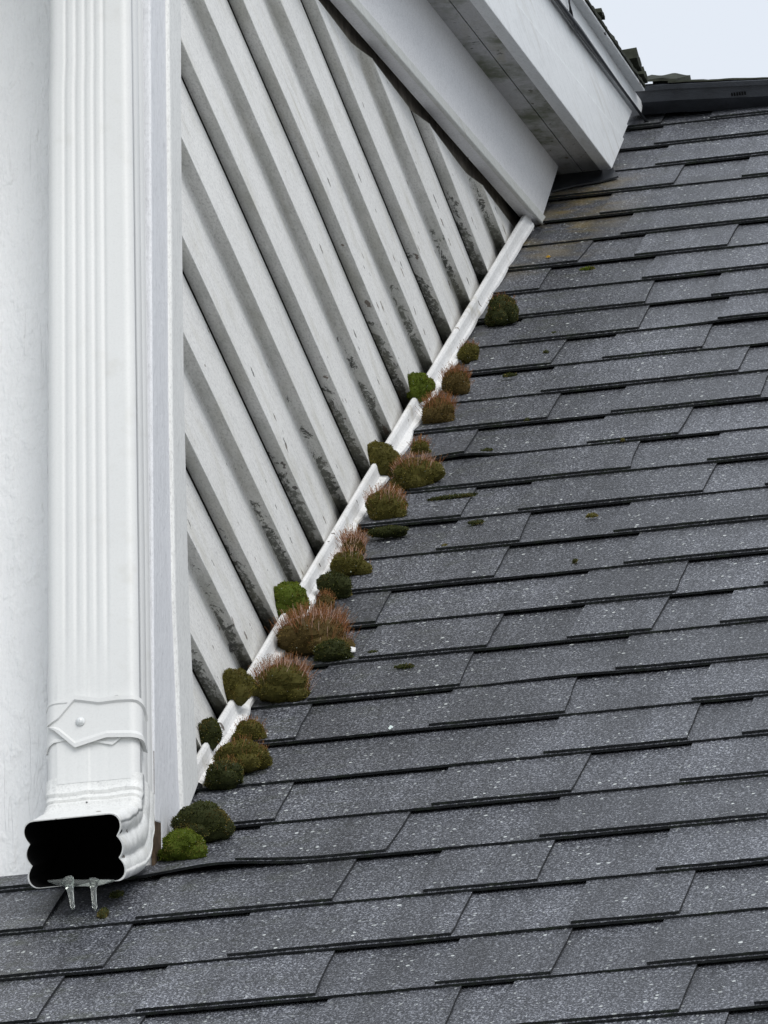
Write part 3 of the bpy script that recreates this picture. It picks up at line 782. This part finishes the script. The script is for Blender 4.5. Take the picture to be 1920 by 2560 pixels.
# ------------------------------------------------------------------ moss
MOSS_PAL = {'green': ((.050, .075, .008), (.18, .225, .018)), 'dark': ((.018, .023, .007), (.085, .095, .020)), 'olive': ((.048, .045, .010), (.20, .172, .032)),
            'brown': ((.060, .042, .014), (.21, .145, .040))}
def lerp3(a, b, t): return tuple(a[i] + (b[i] - a[i]) * t for i in range(3))
def settint(o, cols):
    at = o.data.attributes.new('tint', 'FLOAT_COLOR', 'FACE'); v = []
    for c_ in cols: v += [*c_, 1]
    at.data.foreach_set('color', v)
NRM = Vector((0, -SP, CP)); UPS = Vector((0, CP, SP)); XA = Vector((1, 0, 0))
def moss(px, py, wpx, hpx, pal, label, where='roof', stalks=0, depth=1.0, seed=0, slen=.010, pale=.0, small=False, name='moss_clump', cat='moss', group='moss cushions along the wall flashing'):
    rnd = random.Random(seed or int(px * 7 + py)); stalks = int(stalks * 1.5)
    gk = .80 if small else 1.14; rx = wpx * gk / 2 / 2600; rz = hpx * gk / 2 / 2500
    if where == 'roof': C = on_roof(px, py, max(.002, rz * .62) + .008)
    elif where == 'flat': C = on_roof(px, py, .009)
    else: C = on_x(px, py, .0195)
    # local axes: across the roof, facing the viewer/down slope, up
    up = Vector((0, -.25, .97)).normalized(); fx = XA; fy = up.cross(fx) * -1
    ry = (rx + rz) / 2 * depth
    if where == 'flat': up = NRM; fy = UPS; ry = rz * 1.5; rz = max(.0022, min(.0045, rz * .6)); 
    sd_ = Vector((seed * 3.1, px * .01, py * .013))
    lobes = [(Vector((0, 0, 0)), 1.0)]
    nl_ = 3 if small else 7
    for q in range(nl_):
        a = 2 * math.pi * (q + rnd.random()) / nl_; dn = rnd.uniform(-.55, .25)
        lobes.append((Vector((math.cos(a) * rnd.uniform(.45, .80), math.sin(a) * rnd.uniform(.35, .7), dn)), rnd.uniform(.38, .62)))
    def surf(d, lb):
        c0, sc0 = lb
        k_ = sc0 * (.92 + .13 * noise.noise(d * 2.1 + sd_ + c0 * 3) + .07 * noise.noise(d * 6 + sd_ + c0))
        q = Vector((c0.x * rx + d.x * rx * k_, c0.y * ry + d.y * ry * k_, c0.z * rz + d.z * rz * k_))
        return C + fx * q.x + fy * q.y + up * q.z
    def inside(p, lb):
        for l2 in lobes:
            if l2 is lb: continue
            v = p - C; e_ = Vector((v.dot(fx) / rx - l2[0].x, v.dot(fy) / ry - l2[0].y, v.dot(up) / rz - l2[0].z))
            if e_.length < l2[1] * .80: return True
        return False
    root = MB(); cols = []
    lo, hi = MOSS_PAL[pal]
    nu, nv = (20, 11) if not small else (12, 7)
    for lb in lobes:
        grid = []
        for j in range(nv + 1):
            th = math.pi * j / nv
            grid.append([surf(Vector((math.sin(th) * math.cos(2 * math.pi * i / nu), math.sin(th) * math.sin(2 * math.pi * i / nu), math.cos(th))), lb) for i in range(nu)])
        for j in range(nv):
            for i in range(nu):
                root.quad(grid[j][i], grid[j + 1][i], grid[j + 1][(i + 1) % nu], grid[j][(i + 1) % nu])
                cols.append(lerp3(tuple(c_ * .8 for c_ in lo), hi, .10 + .05 * rnd.random()))
    area = rx * rz * 1e6
    nb = int(min(8000, max(120, area * 27)))
    for _ in range(nb):
        lb = lobes[0] if rnd.random() < .42 else rnd.choice(lobes[1:])
        d = Vector((rnd.gauss(0, 1), rnd.gauss(0, 1), rnd.gauss(0, 1))).normalized()
        if d.z < -.6: continue
        p = surf(d, lb)
        if inside(p, lb): continue
        nrm = (fx * d.x / rx + fy * d.y / ry + up * d.z / rz).normalized()
        dirn = (nrm + Vector((rnd.gauss(0, .5), rnd.gauss(0, .5), rnd.gauss(.15, .45)))).normalized()
        L = rnd.uniform(.0006, .0016) * (1 if rnd.random() < .96 else 1.9); wd = rnd.uniform(.00030, .00055)
        sd2 = dirn.cross(Vector((rnd.gauss(0, 1), rnd.gauss(0, 1), rnd.gauss(0, 1)))).normalized() * wd
        base = p - nrm * .0006; root.add([base - sd2, base + sd2, p + dirn * L * .6 + sd2 * .8, p + dirn * L, p + dirn * L * .6 - sd2 * .8], [(0, 1, 2, 3, 4)])
        pt = .5 + .6 * noise.noise(p * 95 + sd_); t = min(1, max(0, .12 + .6 * pt + rnd.uniform(-.25, .35)))
        c_ = lerp3(lo, hi, t)
        if noise.noise(p * 60 + Vector((5, 5, 5))) > .22: c_ = lerp3(c_, (.17, .12, .035), .55)
        if rnd.random() < .05: c_ = (.26, .21, .07)
        if rnd.random() < .010: c_ = (.42, .46, .38)
        cols.append(c_)
    ob = root.build(name if not stalks else 'cushion', m_moss)
    settint(ob, cols)
    if not stalks:
        tag(ob, label, cat, group); return ob
    e = empty(name, C - up * rz * .5); tag(e, label, cat, group)
    ob.parent = e; ob.matrix_parent_inverse = e.matrix_world.inverted()
    sk = MB(); sc_ = []
    for _ in range(stalks):
        d = Vector((rnd.gauss(0, .8), rnd.gauss(-.2, .8), abs(rnd.gauss(.75, .45)))).normalized()
        lb = lobes[0] if rnd.random() < .6 else rnd.choice(lobes[1:])
        p = surf(d, lb)
        dirn = (Vector((d.x * .45, -.12, 1)) + Vector((rnd.gauss(0, .16), rnd.gauss(0, .16), 0))).normalized()
        L = slen * rnd.uniform(.55, 1.1); wd = .00013
        side = dirn.cross(Vector((rnd.uniform(-1, 1), 1, 0))).normalized()
        bend = Vector((rnd.gauss(0, .12), rnd.gauss(0, .12), 0)) * L
        m_ = p + dirn * L * .55 + bend; tp = p + dirn * L + bend * 1.6
        c_ = lerp3((.10, .036, .013), (.27, .115, .045), rnd.random())
        if rnd.random() < pale: c_ = (.50, .34, .27)
        tipd = (tp - m_).normalized(); cap_l = rnd.uniform(.0009, .0015)
        sk.add([p - side * wd, p + side * wd, m_ + side * wd, m_ - side * wd], [(0, 1, 2, 3)]); sc_.append(c_)
        sk.add([m_ - side * wd, m_ + side * wd, tp + side * wd, tp - side * wd], [(0, 1, 2, 3)]); sc_.append(c_)
        ww = .00034
        sk.add([tp, tp + tipd * cap_l * .5 + side * ww, tp + tipd * cap_l, tp + tipd * cap_l * .5 - side * ww], [(0, 1, 2, 3)]); sc_.append(lerp3(c_, (.20, .12, .03), .5))
    so_ = sk.build('stalks', m_stalk, e); settint(so_, sc_)
    return e
moss(1256, 776, 82, 84, 'dark', 'topmost dark green moss cushion by the flashing, fuzzy below', stalks=60, slen=.005)
moss(1172, 884, 50, 56, 'olive', 'small olive moss cushion just above the topmost reddish tuft', stalks=90, slen=.006)
moss(1140, 958, 72, 70, 'brown', 'topmost reddish moss tuft on the flashing edge', stalks=330, slen=.009)
moss(1098, 1032, 82, 74, 'brown', 'reddish moss tuft beside the topmost pointed moss behind the flashing', stalks=420, slen=.011)
moss(1043, 970, 76, 78, 'green', 'topmost green moss lump behind the flashing, against the siding', 'wall', depth=.8)
moss(946, 1149, 92, 92, 'olive', 'round olive moss lump behind the flashing, left of the bushy brown cushion', 'wall', depth=.8)
moss(1040, 1187, 104, 84, 'olive', 'wide brown topped moss cushion touching the round olive lump', stalks=420, slen=.009, pale=.22)
moss(1050, 1122, 46, 44, 'olive', 'small ochre moss tuft above the wide brown topped cushion', stalks=110, slen=.007)
moss(964, 1268, 96, 82, 'olive', 'domed moss cushion with a red fringe of stalks on top, middle of the flashing', stalks=430, slen=.009, pale=.22)
moss(968, 1330, 96, 26, 'dark', 'flat dark moss strip under the domed red fringed cushion', depth=.8)
moss(884, 1368, 52, 46, 'brown', 'patch of pale red moss stalks on the white flashing', stalks=300, slen=.013, pale=.35)
moss(870, 1412, 84, 66, 'olive', 'olive moss cushion with pale crest below the pale red stalk patch', stalks=170, slen=.007, pale=.4)
moss(836, 1466, 76, 70, 'dark', 'folded dark green moss cushion without stalks, right of the flashing', depth=.9)
moss(814, 1508, 38, 40, 'brown', 'small brown moss tuft between dark cushion and largest red tuft', stalks=90, slen=.006)
moss(720, 1502, 94, 88, 'green', 'bright green grooved moss lump behind the flashing above the largest red tuft', 'wall', depth=.8)
moss(786, 1592, 150, 96, 'brown', 'largest moss clump, covered with long red brown stalks', stalks=1000, slen=.015, pale=.15)
moss(832, 1628, 84, 54, 'dark', 'dark green moss foot at the right of the largest red clump')
moss(706, 1712, 126, 92, 'olive', 'big moss cushion with orange stalks, below the largest red clump', stalks=600, slen=.012, pale=.22)
moss(588, 1718, 82, 84, 'olive', 'brownish green moss lump behind the flashing beside the big orange stalked cushion', 'wall', depth=.8)
moss(524, 1836, 50, 72, 'dark', 'narrow dark moss lump between siding and flashing, lowest behind it', 'wall', depth=.8)
moss(624, 1832, 62, 56, 'olive', 'small round moss cushion with orange stalks at its foot, right of the flashing bottom', stalks=70, slen=.006)
moss(604, 1894, 122, 76, 'olive', 'wide sloping olive moss cushion above the lower small round one', stalks=110, slen=.006)
moss(562, 1938, 82, 66, 'dark', 'dark olive moss cushion at the lower end of the flashing', stalks=40, slen=.005)
moss(506, 2058, 116, 88, 'dark', 'wide dark moss mound at the foot of the corner board', depth=.9)
moss(458, 2114, 88, 68, 'green', 'lowest bright green moss mound beside the downspout', depth=.9)
FL = 'flat moss patches between the shingles'
for px, py, w_, h_, pal, lab in ((1216, 1126, 42, 20, 'dark', 'small flat moss patch on a shingle right of the wide brown topped cushion'),
        (1480, 1288, 34, 22, 'olive', 'single round moss spot farthest right on the shingles'),
        (932, 1633, 44, 22, 'dark', 'small dark moss spot on the roof right of the white flashing scrap'),
        (1012, 1666, 60, 14, 'dark', 'thin moss film in the shingle joint right of the flashing scrap'),
        (1385, 833, 18, 14, 'dark', 'tiny moss dot on a shingle joint right of the topmost cushion'),
        (1365, 880, 18, 14, 'dark', 'tiny moss dot just below the one right of the topmost cushion'),
        (1318, 1050, 20, 12, 'dark', 'tiny moss dot at a shingle edge right of the red tufts'),
        (1557, 1100, 16, 12, 'olive', 'tiny moss dot alone on the right part of the roof'),
        (1190, 1306, 58, 20, 'dark', 'flat moss smear in the shingle joint above the diagonal green streak'),
        (1112, 1366, 26, 20, 'olive', 'diagonal green moss streak on a shingle right of the flashing'),
        (1438, 1402, 18, 14, 'dark', 'tiny moss dot under the single round moss spot'),
        (1275, 938, 56, 14, 'dark', 'long dark moss strip under a shingle edge near the reddish tufts'),
        (1130, 1242, 180, 18, 'dark', 'longest moss strip along a shingle edge right of the domed cushion'),
        (1468, 672, 56, 12, 'green', 'green moss strip along a shingle edge near the roof top'),
        (292, 2236, 40, 30, 'dark', 'dark moss growing in the shingle gap under the downspout elbow'),
        (258, 2284, 30, 46, 'dark', 'lowest moss bit in the shingle gap below the downspout')):
    moss(px, py, w_, h_, pal, lab, 'flat', small=True, name='moss_patch', group=FL)
# yellow lichen and a bird dropping, thin real crusts on the shingles
M = Mat('yellow_lichen', .9, .1); m_yl = M.col((.36, .22, .03)); M = Mat('white_dropping', .7, .2); m_wd = M.col((.62, .70, .68))
def splat(px, py, rpx, mat, label, name, cat, sx=1):
    mb = MB(); c = on_roof(px, py, .0115); n = 22; rnd = random.Random(px); r_ = rpx / 2400
    rim = []
    for i in range(n):
        a = 2 * math.pi * i / n; k_ = rnd.uniform(.45, 1.1); rim.append(c + XA * math.cos(a) * r_ * k_ * sx + UPS * math.sin(a) * r_ * k_ * 1.6)
    mb.v = [tuple(c + NRM * .0012)] + [tuple(p - NRM * .001) for p in rim]
    mb.f = [(0, 1 + i, 1 + (i + 1) % n) for i in range(n)]; mb.m = [0] * n
    tag(mb.build(name, mat), label, cat)
splat(1370, 640, 9, m_yl, 'star shaped yellow lichen on a shingle near the white frieze end', 'lichen_patch', 'lichen')
splat(976, 1816, 10, m_wd, 'white bird dropping on a shingle in the middle of the roof', 'bird_dropping', 'dropping', .6)
